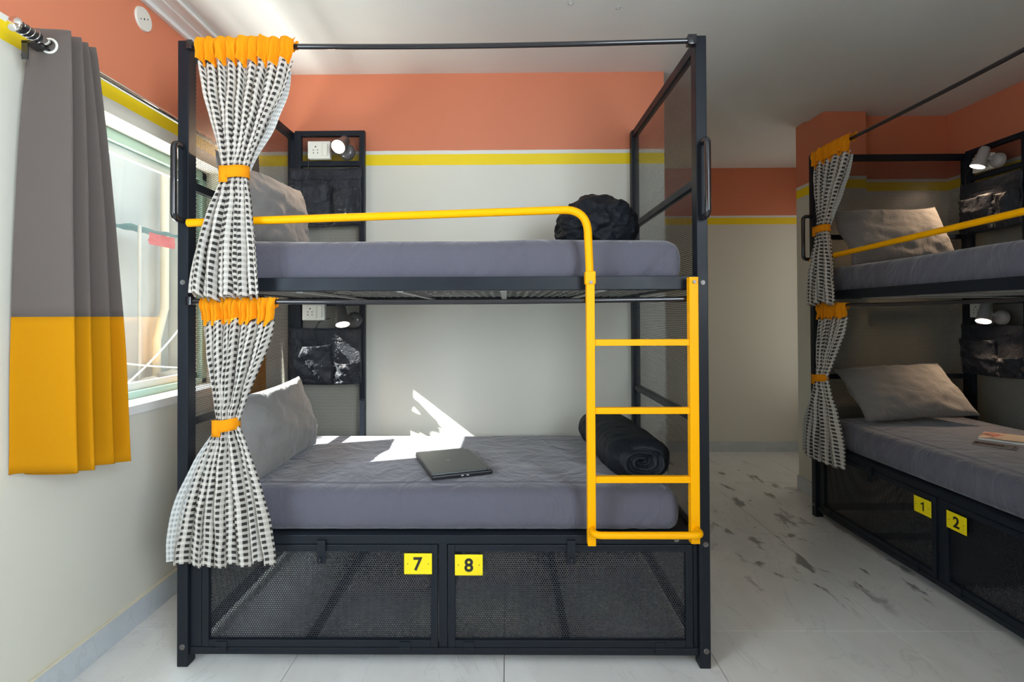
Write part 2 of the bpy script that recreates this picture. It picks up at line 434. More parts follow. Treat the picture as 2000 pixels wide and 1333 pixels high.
# outside: the neighbour's wall, yard, ledge and clutter
nw = thing('neighbour_wall', (-3.3, 0, 0), 'pale bare concrete wall of the neighbouring building seen through the window', 'wall')
part('wall_panel', lambda b: box(b, (-0.3, -5, -1.5), (0, 10, 3.36)), M_OUT, nw)
part('buttress', lambda b: (box(b, (0, 5.0, -1.5), (0.22, 5.35, 3.36)), box(b, (0, 3.2, -1.5), (0.10, 3.5, 3.36))), M_OUT, nw)
tag(part('yard_ground', lambda b: box(b, (-3.3, -5, -0.3), (XL-0.25, 10, 0.0)), M_RUBBLE, None), 'strip of rubble-strewn ground outside below the window', 'ground')
def hump(b):
    for k in range(26):
        x = random.uniform(-2.6, -1.9); y = random.uniform(1.9, 4.9); r = random.uniform(0.06, 0.16)
        res = bmesh.ops.create_icosphere(b, subdivisions=1, radius=r)
        for v in res['verts']: v.co = Vector((v.co.x*1.2, v.co.y, v.co.z*0.6))+noise.noise_vector(v.co*9)*0.03+Vector((x, y, 0.56+r*0.4))
ledge = thing('outdoor_ledge', (0, 0, 0), 'low concrete ledge heaped with rubble outside the window', 'ledge')
part('ledge_block', lambda b: box(b, (-2.8, -0.6, 0), (-1.8, 5.4, 0.56), 0.01), M_OUT, ledge)
o = part('rubble', hump, M_RUBBLE, ledge, True); o['kind'] = 'stuff'
shel = thing('outdoor_shelter', (-2.75, 3.95, 0), 'small shelter with a faded blue tarpaulin roof and red cloth, outside', 'shelter')
part('tarpaulin', lambda b: grid(b, 14, 8, lambda u, v: Vector((-0.4+0.5*v, -0.45+0.95*u, 2.30-0.05*v+0.04*noise.noise(Vector((u*5, v*3, 1)))))), M_TARP, shel, True)
part('cloth', lambda b: grid(b, 10, 6, lambda u, v: Vector((0.05+0.03*noise.noise(Vector((u*6, v*5, 3))), -0.2+0.45*u, 2.22-0.13*v))), M_RED, shel, True)
for yy in (-0.4, 0.45):
    part('pole', lambda b: tube(b, [(0.09, yy, 0.60), (0.09, yy, 2.26)], 0.018), M_GREYBAR, shel)
for lab, pts in (('pale cable running diagonally upwards outside the window', [(-2.0,2.2,0.58), (-2.0,2.9,0.95), (-2.0,3.9,1.75)]),
                 ('thin pale cable sagging across outside the window', [(-2.0,1.2,1.15), (-2.0,2.7,0.84), (-2.0,4.4,0.66)])):
    tag(part('outdoor_cable', lambda b: tube(b, fillet(pts, 0.6, 8), 0.009, 6), M_WHITE, None, True), lab, 'cable')
tag(part('outdoor_pipe', lambda b: tube(b, [(-3.2,4.62,0.0), (-3.2,4.62,1.0), (-3.18,4.74,1.4), (-3.18,4.74,3.2)], 0.05, 10), plain('cream_pipe', (0.75,0.66,0.5), 0.5), None, True), 'cream drain pipe up the neighbouring wall', 'pipe')

# round blank cover high on the left wall
cv = thing('outlet_cover', (XL, 0.296, 2.562), 'round white outlet cover plate high on the coral side wall', 'outlet')
part('cover_plate', lambda b: disc(b, (0,0,0), (1,0,0), 0.05, 0.008, 40, 0.047), M_PLASTIC, cv)
part('screw', lambda b: [disc(b, (0.0075, 0.021*k, 0.010*k), (1,0,0), 0.0042 if k == 0 else 0.003, 0.001, 12) for k in (-1,0,1)], M_HOLE, cv)
for x, y, lab in ((1.503, 0.383, 'small round ceiling anchor nearer the window'), (1.72, 0.421, 'small round ceiling anchor further from the window')):
    a = thing('ceiling_anchor', (x, y, ZC), lab, 'anchor')
    part('ring', lambda b: tube(b, [(0.010*math.cos(q*PI/8), 0.010*math.sin(q*PI/8), -0.002) for q in range(16)], 0.0022, 6, closed=True), M_GREYBAR, a, True)
    part('plug', lambda b: disc(b, (0,0,-0.001), (0,0,-1), 0.008, 0.003, 12), M_WHITE, a)

# curtain rod and the two window curtains
RX, RZ = -0.225, 2.145
rod = thing('window_curtain_rod', (RX, -0.405, RZ), 'chrome window curtain rod with a dark wrapped ball finial', 'curtain rod')
part('rod', lambda b: tube(b, [(0,0.02,0), (0,1.40,0)], 0.0125, 16), M_CHROME, rod, True, 40)
part('finial', lambda b: tube(b, [(0,0.0015*0-0.012+0.024*k/10,0) for k in range(11)], 0.02, 18, radii=[0.004+0.019*math.sin(PI*min(1,max(0,(k+0.6)/11.2)))for k in range(11)]), M_CHROME, rod, True)
part('finial_sleeve', lambda b: tube(b, [(0,0.010,0), (0,0.016,0), (0,0.075,0), (0,0.080,0)], 0.018, 18, radii=[0.015,0.0178,0.0178,0.015]), M_BLACKG, rod, True, 40)
def swirl(b):
    for ph in (0, PI):
        tube(b, [(0.0185*math.cos(k*0.45+ph), 0.015+0.060*k/26, 0.0185*math.sin(k*0.45+ph)) for k in range(27)], 0.0014, 5)
part('finial_scroll', swirl, M_CHROME, rod, True)
part('bracket', lambda b: (box(b, (-0.034,0.058,-0.074), (-0.014,0.062,-0.020), 0.001), box(b, (-0.034,0.058,-0.024), (0.004,0.150,-0.016)),
                           box(b, (-0.112,0.140,-0.024), (0.004,0.150,-0.014))), M_BLACKG, rod)
def window_curtain(y0t, y1t, y0b, y1b, amp_t, amp_b, tips, lab, seed, zl=0.795, zr=0.765, xb=-0.232):
    c = thing('window_curtain', (RX, (y0t+y1t)/2, RZ), lab, 'curtain', 'window curtains')
    off = Vector((RX, (y0t+y1t)/2, RZ))
    ztop, nh = 2.195, tips*2-1
    def P(u, z):
        t = min(1.0, max(0.0, (ztop-z)/(ztop-0.77)))
        ph = u*nh*PI
        w = -math.cos(ph)
        w = math.copysign(abs(w)**0.8, w)
        s = t**0.8
        a = amp_t*(1-s)+amp_b*s
        a *= 1-0.25*s*abs(noise.noise(Vector((u*nh*0.5, seed, 0.3))))
        ya, yb = y0t*(1-s)+y0b*s, y1t*(1-s)+y1b*s
        uu = u + 0.04*s*math.sin(u*9+seed)
        x = RX*(1-s)+xb*s + w*a + 0.004*noise.noise(Vector((u*9, z*3, seed)))
        return Vector((x, ya+(yb-ya)*uu+0.008*math.sin(z*3+u*4), z))-off
    def cloth(b, za, zb, nv):
        def fn(u, v):
            zbb = zb if zb > 1 else zl+(zr-zl)*u+0.006*math.sin(u*20)
            return P(u, za+(zbb-za)*v)
        grid(b, nh*14, nv, fn)
    o1 = part('upper_cloth', lambda b: cloth(b, ztop, 1.286, 26), M_GREYC, c, True); 
    o2 = part('lower_cloth', lambda b: cloth(b, 1.286, 0.77, 16), M_MUST, c, True); o2['label'] = 'mustard lower band'
    for o in (o1, o2):
        sm = o.modifiers.new('thickness', 'SOLIDIFY'); sm.thickness = 0.0015
    def ring(b):
        for k in range(nh):
            u = (k+0.5)/nh
            q = P(u, RZ-0.004); q2 = P(u+0.01, RZ-0.004); d = (q2-q).normalized(); nrm = d.cross(Vector((0,0,1)))
            if nrm.y > 0: nrm = -nrm
            q = Vector((0, q.y, -0.0))
            ex = d
            tube(b, [q+nrm*0.0045+(ex*math.cos(a*PI/12)+Vector((0,0,1))*math.sin(a*PI/12))*0.0215+Vector((0.004,0,-0.006)) for a in range(24)], 0.0042, 8, closed=True, flat=0.8)
    part('eyelet', ring, M_PLASTIC, c, True)
    return c
window_curtain(-0.300, -0.165, -0.320, -0.050, 0.056, 0.105, 4, 'grey window curtain with mustard lower band nearest the camera, drawn aside', 1.0)
window_curtain(0.84, 0.975, 0.80, 0.985, 0.060, 0.085, 4, 'second grey and mustard window curtain, in the corner behind the bunk end', 5.0, 0.78, 0.78, -0.21)

# ================================================================== BUNKS
BW, BD, BH = 1.95, 1.02, 2.31
def build_bunk(nums, label):
    r = thing('bunk_bed', (0,0,0), label, 'bunk bed', 'bunk beds')
    # posts
    for (x, y0, y1, h) in ((0.0, 0.0, 0.05, BH), (BW-0.04, 0.0, 0.05, BH), (0.0, BD-0.05, BD, BH), (BW-0.04, BD-0.05, BD, BH)):
        part('post', lambda b: box(b, (x, y0, 0.0), (x+0.04, y1, h), 0.0025), M_BLACK, r)
    # end panels
    for x in (0.0, BW-0.04):
        e = sheet(r, (x+0.014, 0.05, 0.06), (x+0.0152, BD-0.05, BH-0.03), 0, 'end_panel', M_PERFE)
        for z0, z1 in ((BH-0.04, BH-0.001), (1.765, 1.795), (1.390, 1.430), (0.875, 0.905), (0.435, 0.475), (0.04, 0.08)):
            part('end_rail', lambda b: box(b, (x+0.006, 0.05, z0), (x+0.034, BD-0.05, z1), 0.002), M_BLACK, e)
    # headboard-side panel against the back wall
    def hp(b):
        box(b, (0.04, 0.965, 0.44), (0.075, 0.995, 2.318), 0.002); box(b, (0.400, 0.965, 0.44), (0.430, 0.995, 2.318), 0.002)
        for z0, z1 in ((2.288, 2.3185), (2.122, 2.150), (1.345, 1.375), (0.44, 0.47)):
            box(b, (0.075, 0.967, z0), (0.400, 0.993, z1), 0.002)
    e = part('side_panel', hp, M_BLACK, r)
    sheet(e, (0.06, 0.988, 0.46), (0.41, 0.9892, 2.30), 1, m=M_PERFE)
    # upper deck
    def deck(b):
        box(b, (0.04, 0.008, 1.378), (BW-0.04, 0.036, 1.428), 0.002)
        box(b, (0.04, 0.036, 1.378), (BW-0.04, 0.060, 1.382))
        box(b, (0.04, BD-0.05, 1.362), (BW-0.04, BD-0.02, 1.412), 0.002)
        for x in (0.06, BW-0.095): box(b, (x, 0.04, 1.384), (x+0.03, BD-0.05, 1.404), 0.002)
    e = part('upper_deck', deck, M_BLACK, r)
    for x in (0.42, 0.80, 1.19, 1.56):
        part('cross_bar', lambda b: box(b, (x, 0.05, 1.374), (x+0.025, BD-0.05, 1.379)), M_GREYBAR, e)
    def wires(b):
        for k in range(44):
            x = 0.10+k*0.04
            tube(b, [(x+0.018*(j % 2), 0.06+j*0.075, 1.388) for j in range(13)], 0.0016, 4)
        for j in range(12):
            tube(b, [(0.07, 0.09+j*0.075, 1.391), (BW-0.07, 0.09+j*0.075, 1.391)], 0.0014, 4)
    w = part('wire_lattice', wires, M_WIRE, e); w['kind'] = 'stuff'
    part('deck_board', lambda b: box(b, (0.07, 0.05, 1.396), (BW-0.07, BD-0.05, 1.404)), M_BLACK, e)
    # lower base with lockers
    def base(b):
        box(b, (0.04, 0.012, 0.445), (BW-0.04, 0.05, 0.478), 0.002)
        box(b, (0.04, 0.012, 0.040), (BW-0.04, 0.05, 0.066), 0.002)
        box(b, (0.04, 0.016, 0.066), (0.082, 0.046, 0.445), 0.002); box(b, (1.893, 0.016, 0.066), (1.91, 0.046, 0.445), 0.002)
        box(b, (0.960, 0.016, 0.066), (0.992, 0.046, 0.445), 0.002)
        box(b, (0.04, BD-0.05, 0.43), (BW-0.04, BD-0.02, 0.478), 0.002); box(b, (0.04, BD-0.05, 0.04), (BW-0.04, BD-0.02, 0.08), 0.002)
    e = part('base_frame', base, M_BLACK, r)
    part('deck_board', lambda b: box(b, (0.05, 0.05, 0.462), (BW-0.05, BD-0.05, 0.474)), M_BLACK, e)
    part('divider_sheet', lambda b: box(b, (0.975, 0.06, 0.05), (0.978, BD-0.05, 0.46)), M_BLACK, e)
    for x in (0.45, 1.42):
        part('cross_bar', lambda b: box(b, (x, 0.05, 0.045), (x+0.03, BD-0.05, 0.07)), M_BLACK, e)
    for (x0, x1, num, px, pz, lx) in ((0.086, 0.957, nums[0], 0.886, 0.376, 0.535), (0.995, 1.890, nums[1], 1.072, 0.372, 1.450)):
        fw = 0.026
        def dr(b):
            box(b, (x0, 0.010, 0.069), (x0+fw, 0.030, 0.443), 0.002); box(b, (x1-fw, 0.010, 0.069), (x1, 0.030, 0.443), 0.002)
            box(b, (x0+fw, 0.010, 0.417), (x1-fw, 0.030, 0.443), 0.002); box(b, (x0+fw, 0.010, 0.069), (x1-fw, 0.030, 0.095), 0.002)
        d = part('locker_door', dr, M_BLACK, r)
        sheet(d, (x0+0.01, 0.022, 0.08), (x1-0.01, 0.0232, 0.43), 1)
        part('number_plate', lambda b: box(b, (px-0.051, 0.0045, pz-0.038), (px+0.051, 0.0065, pz+0.038), 0.0008), M_PLATE, d)['label'] = 'yellow plate reading ' + num
        # numeral
        if num == '1':
            bm = bmesh.new()
            pts = [(0.0035,-0.021),(0.0105,-0.021),(0.0105,0.021),(0.0050,0.021),(0.001,0.0150),(-0.0085,0.0115),(-0.0085,0.0055),(0.0035,0.0090)]
            fr_ = [bm.verts.new((x, y, 0.0004)) for x, y in pts]; bk = [bm.verts.new((x, y, -0.0004)) for x, y in pts]
            bm.faces.new(fr_); bm.faces.new(bk[::-1])
            for k in range(len(pts)): bm.faces.new((fr_[k-1], fr_[k], bk[k], bk[k-1])[::-1])
            me = bpy.data.meshes.new('numeral'); bm.to_mesh(me); bm.free(); me.materials.append(M_INK); cx, cy = 0.001, 0.0
        else:
            fc = bpy.data.curves.new('numeral', 'FONT'); fc.body = num; fc.size = 0.066; fc.extrude = 0.0004; fc.offset = 0.0017
            fo = bpy.data.objects.new('tmp', fc); COL.objects.link(fo)
            dg = bpy.context.evaluated_depsgraph_get(); me = bpy.data.meshes.new_from_object(fo.evaluated_get(dg))
            bpy.data.objects.remove(fo); me.materials.clear(); me.materials.append(M_INK)
            xs = [v.co.x for v in me.vertices]; ys = [v.co.y for v in me.vertices]
            cx, cy = (min(xs)+max(xs))/2, (min(ys)+max(ys))/2
        me.transform(Matrix.Translation((px, 0.0040, pz)) @ Matrix.Rotation(PI/2, 4, 'X') @ Matrix.Translation((-cx, -cy, 0)))
        no = bpy.data.objects.new('numeral', me); COL.objects.link(no); no.parent = d
        for s in (-1, 1): part('rivet', lambda b: disc(b, (px+s*0.038, 0.0045, pz), (0,-1,0), 0.0017, 0.001, 10), M_INK, d)
        part('hasp', lambda b: (box(b, (lx-0.019, -0.001, 0.377), (lx+0.012, 0.006, 0.452), 0.0015), box(b, (lx-0.019, -0.001, 0.449), (lx+0.012, 0.012, 0.462), 0.001)), M_BLACK, d)
        part('staple', lambda b: tube(b, [(lx-0.004, 0.0, 0.402), (lx-0.004, -0.014, 0.400), (lx-0.004, -0.014, 0.388), (lx-0.004, 0.0, 0.386)], 0.0028, 8), M_BLACKG, d, True)
        for hx in ((x0+0.075, x1-0.12) if num in (nums[0],) else (x0+0.075, x1-0.12)):
            def hi(b):
                box(b, (hx-0.020, 0.006, 0.052), (hx+0.020, 0.011, 0.090), 0.001)
                tube(b, [(hx-0.02, 0.006, 0.068), (hx+0.02, 0.006, 0.068)], 0.0035, 8)
            h_ = part('hinge', hi, M_BLACK, d)
    # bolts
    for (x, z, y) in ((0.020, 1.412, 0), (0.020, 0.073, 0), (BW-0.020, 1.402, 0), (BW-0.016, 0.450, 0), (BW-0.016, 0.063, 0), (1.832, 0.462, 0.012)):
        part('bolt', lambda b: (disc(b, (x, y, z), (0,-1,0), 0.0105, 0.003, 16, 0.0085), disc(b, (x, y-0.003, z), (0,-1,0), 0.005, 0.003, 6)), M_BOLT, r)
    # grab handles
    for x in (0.018, BW-0.018):
        part('grab_handle', lambda b: tube(b, fillet([(x, 0.002, 1.915), (x, -0.050, 1.915), (x, -0.050, 1.640), (x, 0.002, 1.640)], 0.035, 7), 0.0115, 12), M_BLACKG, r, True, 50)
    # curtain rods
    def crod(b, z, sag):
        tube(b, [(0.04+(BW-0.08)*k/16, -0.004, z-sag*math.sin(PI*k/16)) for k in range(17)], 0.0095, 12)
        box(b, (BW-0.072, -0.018, z-0.018), (BW-0.04, 0.012, z+0.018), 0.002); box(b, (0.04, -0.018, z-0.016), (0.062, 0.012, z+0.016), 0.002)
    part('curtain_rod', lambda b: crod(b, 2.288, 0.012), M_BLACKG, r, True, 40)
    part('curtain_rod', lambda b: crod(b, 1.343, 0.008), M_BLACKG, r, True, 40)
    # guard rail and ladder
    gy = -0.030
    part('guard_rail', lambda b: tube(b, fillet([(0.05, -0.018, 1.628), (1.505, gy, 1.667), (1.515, gy, 1.405)], 0.085, 10), 0.0145, 14), M_YEL, r, True, 60)
    def lad(b):
        box(b, (1.500, gy-0.015, 0.462), (1.529, gy+0.015, 1.43), 0.002)
        box(b, (1.866, gy-0.015, 0.470), (1.898, gy+0.015, 1.42), 0.002)
        box(b, (1.496, gy-0.018, 1.395), (1.533, gy+0.018, 1.442), 0.004)
    l = part('ladder', lad, M_YEL, r)
    for z in (1.186, 0.942, 0.696):
        part('rung', lambda b: box(b, (1.529, gy-0.010, z-0.0115), (1.866, gy+0.010, z+0.0115), 0.0015), M_YEL, l)
    part('foot_loop', lambda b: tube(b, fillet([(1.515, gy-0.006, 0.522), (1.515, gy-0.065, 0.522), (1.885, gy-0.065, 0.522), (1.885, gy-0.006, 0.522)], 0.055, 8), 0.0125, 12), M_YEL, l, True, 60)
    for x in (1.515, 1.882):
        part('ladder_bolt', lambda b: disc(b, (x, gy-0.018, 1.402), (0,-1,0), 0.006, 0.004, 14), M_BOLT, l)
    return r

def mattress(z0, z1, lab, right=1.865, pleat=1.0, seed=0.0):
    L_, D_, H_ = right-0.06, 0.88, z1-z0
    c = Vector(((right+0.06)/2, 0.048+D_/2, (z0+z1)/2))
    m = thing('mattress', (c.x, c.y, z0), lab, 'mattress', 'grey sheeted mattresses')
    def fn(q):
        x, y, z = q; tz = (z/H_+0.5)
        nx, ny = x/(L_/2), y/(D_/2)
        d = 0.004*noise.noise(Vector((x*3, y*3, z*3+seed)))
        if ny < -0.9:   # front face pleats pulled towards the lower edge
            g = noise.noise(Vector((x*26-z*22, z*4, seed)))
            wgt = pleat*(0.35+0.65*max(0, (nx-0.05)))*(1.2-tz)*min(1, (-ny-0.9)/0.06)
            q = q+Vector((0, 0.013*g*wgt, 0))
            q.y += -0.006*max(0, math.sin(PI*tz))
        if ny < -0.8: q = q+Vector((0, 0.012*max(0, tz)**1.3, 0))
        if nx > 0.95:
            q.x -= 0.025*(tz-0.5)**2*4*0.6
        # slight slump of the top towards front edge and the foot
        w_ = min(1, max(0, (tz-0.3)/0.7)); w_ = w_*w_*(3-2*w_)
        q.z += w_*(d*1.5 - 0.012*max(0, -ny-0.55)/0.45 - 0.008*max(0, nx-0.7)/0.3)
        return q+Vector((0, 0, H_/2))
    part('sheet_cover', lambda b: rbox(b, (L_, D_, H_), 0.038, 0.0125, fn), M_SHEET, m, True)
    return m

def pillow(loc, rot, w, h, t, lab, seed):
    o = thing('pillow', loc, lab, 'pillow', 'grey pillows')
    def fn(sgn):
        def f(u, v):
            a, b = u*2-1, v*2-1
            x = a*w/2*(1-0.05*(1-b*b)); y = b*h/2*(1-0.07*(1-a*a))
            e = max(0.0, (1-a*a)*(1-b*b))
            th = t/2*(e**0.42)
            cr = 0.010*noise.noise(Vector((a*4, b*4, seed)))+0.012*abs(noise.noise(Vector((a*7+b*3, b*7-a*2, seed+4))))*(0.3+max(abs(a), abs(b))**3)
            z = sgn*(th+cr*min(1, e*5))
            z += 0.03*noise.noise(Vector((a*1.2, b*1.2, seed+9)))
            return rot @ Vector((x, y, z))
        return f
    def bd(b):
        grid(b, 44, 32, fn(1)); grid(b, 44, 32, fn(-1)); bmesh.ops.remove_doubles(b, verts=b.verts, dist=1e-4); bmesh.ops.recalc_face_normals(b, faces=b.faces)
    part('pillowcase', bd, M_PILLOW, o, True)
    return o

def tied_curtain(top, tie, bot, hdr, lab, seed, folds=9, flap='right', fabw=0.66, depth_bot=0.02, ytop=-0.004, ymid=-0.060, wob=0.01):
    """top=(x0,x1,z) tie=(xc,half,z) bot=(x0,x1,z); gathered on the rod, tied, then flared"""
    (tx0, tx1, tz), (mx, mh, mz), (bx0, bx1, bz) = top, tie, bot
    c = thing('bunk_curtain', ((tx0+tx1)/2, ytop, tz), lab, 'curtain', 'checked bunk curtains')
    off = Vector(((tx0+tx1)/2, ytop, tz))
    H = tz-bz
    phs = [random.uniform(-0.5, 0.5) for _ in range(40)]
    def P(u, z, push=0.0):
        if z >= mz:
            t = min(1.0, max(0.0, (tz-z)/(tz-mz)))
            s = t**1.25
            s2 = s*s*(3-2*s)*0.45+s*0.55
            xc = (tx0+tx1)/2*(1-s2)+mx*s2
            hw = (tx1-tx0)/2*(1-s2)+mh*s2
            # nearly straight edge then quick pinch
            amp = 0.011*(1-t)+0.020*math.sin(PI*min(1, t*0.9))+0.012*t
            yc = ytop*(1-t)+(ymid)*t
        else:
            t = min(1.0, max(0.0, (mz-z)/(mz-bz)))
            s2 = 1-(1-t)**1.7
            xc = mx*(1-s2)+(bx0+bx1)/2*s2
            hw = mh*(1-s2)+(bx1-bx0)/2*s2
            amp = 0.012*(1-t)+0.024*math.sin(PI*min(1, t*0.75+0.1))+depth_bot*t
            yc = ymid*(1-t)+(ymid+0.004)*t
        a = u*2-1
        ph = u*folds*2*PI
        k = u*folds
        kk = int(k) % 40
        var = 0.65+0.7*abs(phs[kk]+(phs[(kk+1) % 40]-phs[kk])*(k-int(k)))*1.2
        w = 0.62*math.sin(ph+seed+0.5*math.sin(z*7+u*5))+0.42*math.sin(ph*0.53+seed*2+z*1.5)
        dx = -0.35*math.cos(ph*1.0+seed)*amp*0.6
        y = yc - w*amp*var - (1-a*a)*0.018*(1 if abs(z-mz) < 0.06 else 0.6)
        y += 0.006*noise.noise(Vector((u*14, z*12, seed)))
        y = min(y, yc+0.03)
        x = xc+hw*a+dx+wob*0.4*noise.noise(Vector((u*6, z*9, seed+3)))
        return Vector((x, y-push, z))-off
    nz1 = 46; nu = folds*10
    def hem(u): return bz+0.014*math.sin(u*folds*2*PI+seed)*0.7+0.018*noise.noise(Vector((u*4, seed, 0)))
    def rows(za, zb, n, b):
        def fn(u, v):
            z_b = zb if zb is not None else hem(u)
            z_a = za if not callable(za) else za(u)
            return P(u, z_a+(z_b-z_a)*v)
        def uv(u, v):
            z_b = zb if zb is not None else bz
            z_a = za if not callable(za) else tz-hdr
            return (u*fabw, z_a+(z_b-z_a)*v)
        grid(b, nu, n, fn, uv)
    hb = lambda u: tz-hdr+0.010*math.sin(u*folds*2*PI+1.2)+0.014*noise.noise(Vector((u*7, seed, 2)))
    def header(b):
        def fn(u, v):
            ztop = tz+0.018+0.007*noise.noise(Vector((u*26, seed, 1)))
            zb = hb(u)
            z = ztop+(zb-ztop)*v
            q = P(u, min(z, tz))
            q.z = z-tz
            puff = 0.012*math.sin(PI*min(1, v*1.6))+0.010
            q.y -= puff+0.006*math.sin(u*folds*4*PI+seed)*(0.4+v)
            return q
        def fb(u, v):
            q = fn(u, v*0.4); q.y = 0.016+0.004*math.sin(u*folds*4*PI); return q
        grid(b, nu*2, 12, fn); grid(b, nu, 5, fb)
    part('header', header, M_ORANGE, c, True)['label'] = 'gathered orange header band'
    o = part('checked_cloth', lambda b: (rows(hb, mz, nz1, b), rows(mz, None, nz1, b)), M_CHECK, c, True)
    # loose turned-over edge in the paler reverse of the cloth
    def flapf(b):
        def fn(u, v):
            if flap == 'right':
                z = (tz-hdr-0.02)+(mz+0.02-(tz-hdr-0.02))*v
                e = P(1.0, z); g = math.sin(PI*v)*0.022
                return e+Vector((-0.012+(0.006+1.1*g)*u, 0.012+0.010*u, 0))
            z = (mz-0.02)+(bz+0.012-(mz-0.02))*v
            e = P(0.0, z)
            return e+Vector((0.022-(0.022+0.030*math.sin(PI*min(1, v*0.72)))*u, 0.014-0.018*u, 0.0))
        grid(b, 8, 30, fn, lambda u, v: (u*0.10, v*(tz-mz if flap == 'right' else mz-bz)))
    part('turned_edge', flapf, M_CHECKB, c, True)['label'] = 'paler reverse of the checked cloth'
    # tieback
    def tb(b):
        hh = 0.021
        def fn(u, v):
            a = u*2*PI
            return Vector((mx+(mh+0.006)*math.cos(a), ymid-0.008+0.040*math.sin(a), mz+hh-2*hh*v+0.006*math.cos(a)))-off
        grid(b, 36, 3, fn, closed_u=True)
        def loose(u, v):
            return Vector((mx-mh*0.9+0.030*u, ymid-0.046, mz+hh-(2*hh+0.016)*v))-off
        grid(b, 3, 3, loose)
    o2 = part('tieback', tb, M_ORANGE, c, True); sm = o2.modifiers.new('thickness', 'SOLIDIFY'); sm.thickness = 0.002; sm.offset = 1
    return c

def organiser(x0, z1, w, h, lab, seed):
    o = thing('hanging_organiser', (x0, 0.962, z1), lab, 'organiser', 'black pocket organisers')
    def back(b):
        grid(b, 30, 20, lambda u, v: Vector((u*w+0.004*noise.noise(Vector((v*5, seed, 0))), -0.004-0.008*noise.noise(Vector((u*5, v*5, seed))), -0.006*math.sin(PI*u)-h*v*0.985)))
    q = part('backing_cloth', back, M_POUCH, o, True); sm = q.modifiers.new('thickness', 'SOLIDIFY'); sm.thickness = 0.002
    for (a0, a1, top, bot) in ((0.02, 0.60, 0.30, 0.97), (0.62, 0.98, 0.34 if seed < 2 else 0.60, 0.98)):
        def pk(b):
            def fn(u, v):
                t0 = top+0.05*math.sin(PI*u)*(1 if seed < 2 else 0.6)
                x = (a0+(a1-a0)*u)*w; z = -h*(t0+(bot-t0)*v)
                bul = max(0.0, math.sin(PI*u))**0.6*(0.055*(1-0.75*v**1.6))
                y = -0.008-bul-0.020*noise.noise(Vector((u*4, v*4, seed+a0*7)))-0.022*abs(noise.noise(Vector((u*7+v*5, v*6, seed))))
                return Vector((x, y, z))
            grid(b, 26, 20, fn)
        q = part('pocket', pk, M_POUCH, o, True); sm = q.modifiers.new('thickness', 'SOLIDIFY'); sm.thickness = 0.002
    part('binding', lambda b: tube(b, [(w*k/12, -0.008, -h*0.20-0.002*math.sin(k)) for k in range(13)], 0.002, 6), M_POUCH, o, True)
    return o

def socket(x, z, lab):
    o = thing('power_socket', (x, 0.966, z), lab, 'socket', 'white power sockets')
    part('face_plate', lambda b: (box(b, (-0.062, -0.030, -0.048), (0.062, 0.0, 0.048), 0.004), box(b, (-0.050, -0.033, -0.036), (0.018, -0.029, 0.036), 0.001)), M_PLASTIC, o)
    part('switch', lambda b: box(b, (0.026, -0.035, -0.034), (0.048, -0.028, 0.034), 0.002), M_PLASTIC, o)
    def holes(b):
        for dx, dz, rr in ((0, 0.016, 0.0042), (-0.012, -0.002, 0.003), (0.012, -0.002, 0.003), (-0.012, -0.018, 0.003), (0.012, -0.018, 0.003)):
            disc(b, (-0.017+dx, -0.033, dz), (0,-1,0), rr, 0.0006, 12)
    part('socket_holes', holes, M_HOLE, o)
    return o

def lamp(x, z, direction, lab, cable=True, pw=1.2, pale=False, cx=-0.005):
    """reading lamp: round mount on the panel, conical head, lit face"""
    m_ = M_LAMPW if pale else M_LAMPB
    o = thing('reading_lamp', (x, 0.966, z), lab, 'lamp', 'bunk reading lamps')
    part('mount', lambda b: tube(b, [(0.03,0,-0.005), (0.03,-0.012,-0.005), (0.03,-0.030,-0.005), (0.03,-0.036,-0.005)], 0.04, 24, radii=[0.044,0.044,0.036,0.020]), m_, o, True, 50)
    d = Vector(direction).normalized(); c = Vector((cx, -0.075, 0.02))
    part('arm', lambda b: tube(b, [(0.03,-0.03,0), c-d*0.005], 0.008, 10), m_, o, True)
    prof = [(-0.070,0.006), (-0.066,0.020), (-0.055,0.027), (-0.020,0.029), (0.020,0.033), (0.050,0.040), (0.054,0.0385)]
    part('lamp_head', lambda b: tube(b, [c+d*a for a, _ in prof], 0.03, 26, radii=[q for _, q in prof], caps=True), m_, o, True, 60)
    part('lit_face', lambda b: disc(b, c+d*0.0535, d, 0.0355, 0.0015, 26), M_GLOW, o)
    lt = light('lamp_light', 'SPOT', (0,0,0), pw, (1.0,0.70,0.45), None, spot_size=math.radians(120), spot_blend=0.8, shadow_soft_size=0.03)
    lt.parent = o; lt.location = c+d*0.060; lt.rotation_euler = d.to_track_quat('-Z', 'Y').to_euler()
    if cable:
        part('flex', lambda b: tube(b, fillet([(-0.10, -0.022, 0.005), (-0.16, -0.018, -0.01), (-0.185, -0.015, -0.05), (-0.185, -0.012, -0.105)], 0.04, 6), 0.0022, 6), M_CABLE, o, True)
    return o

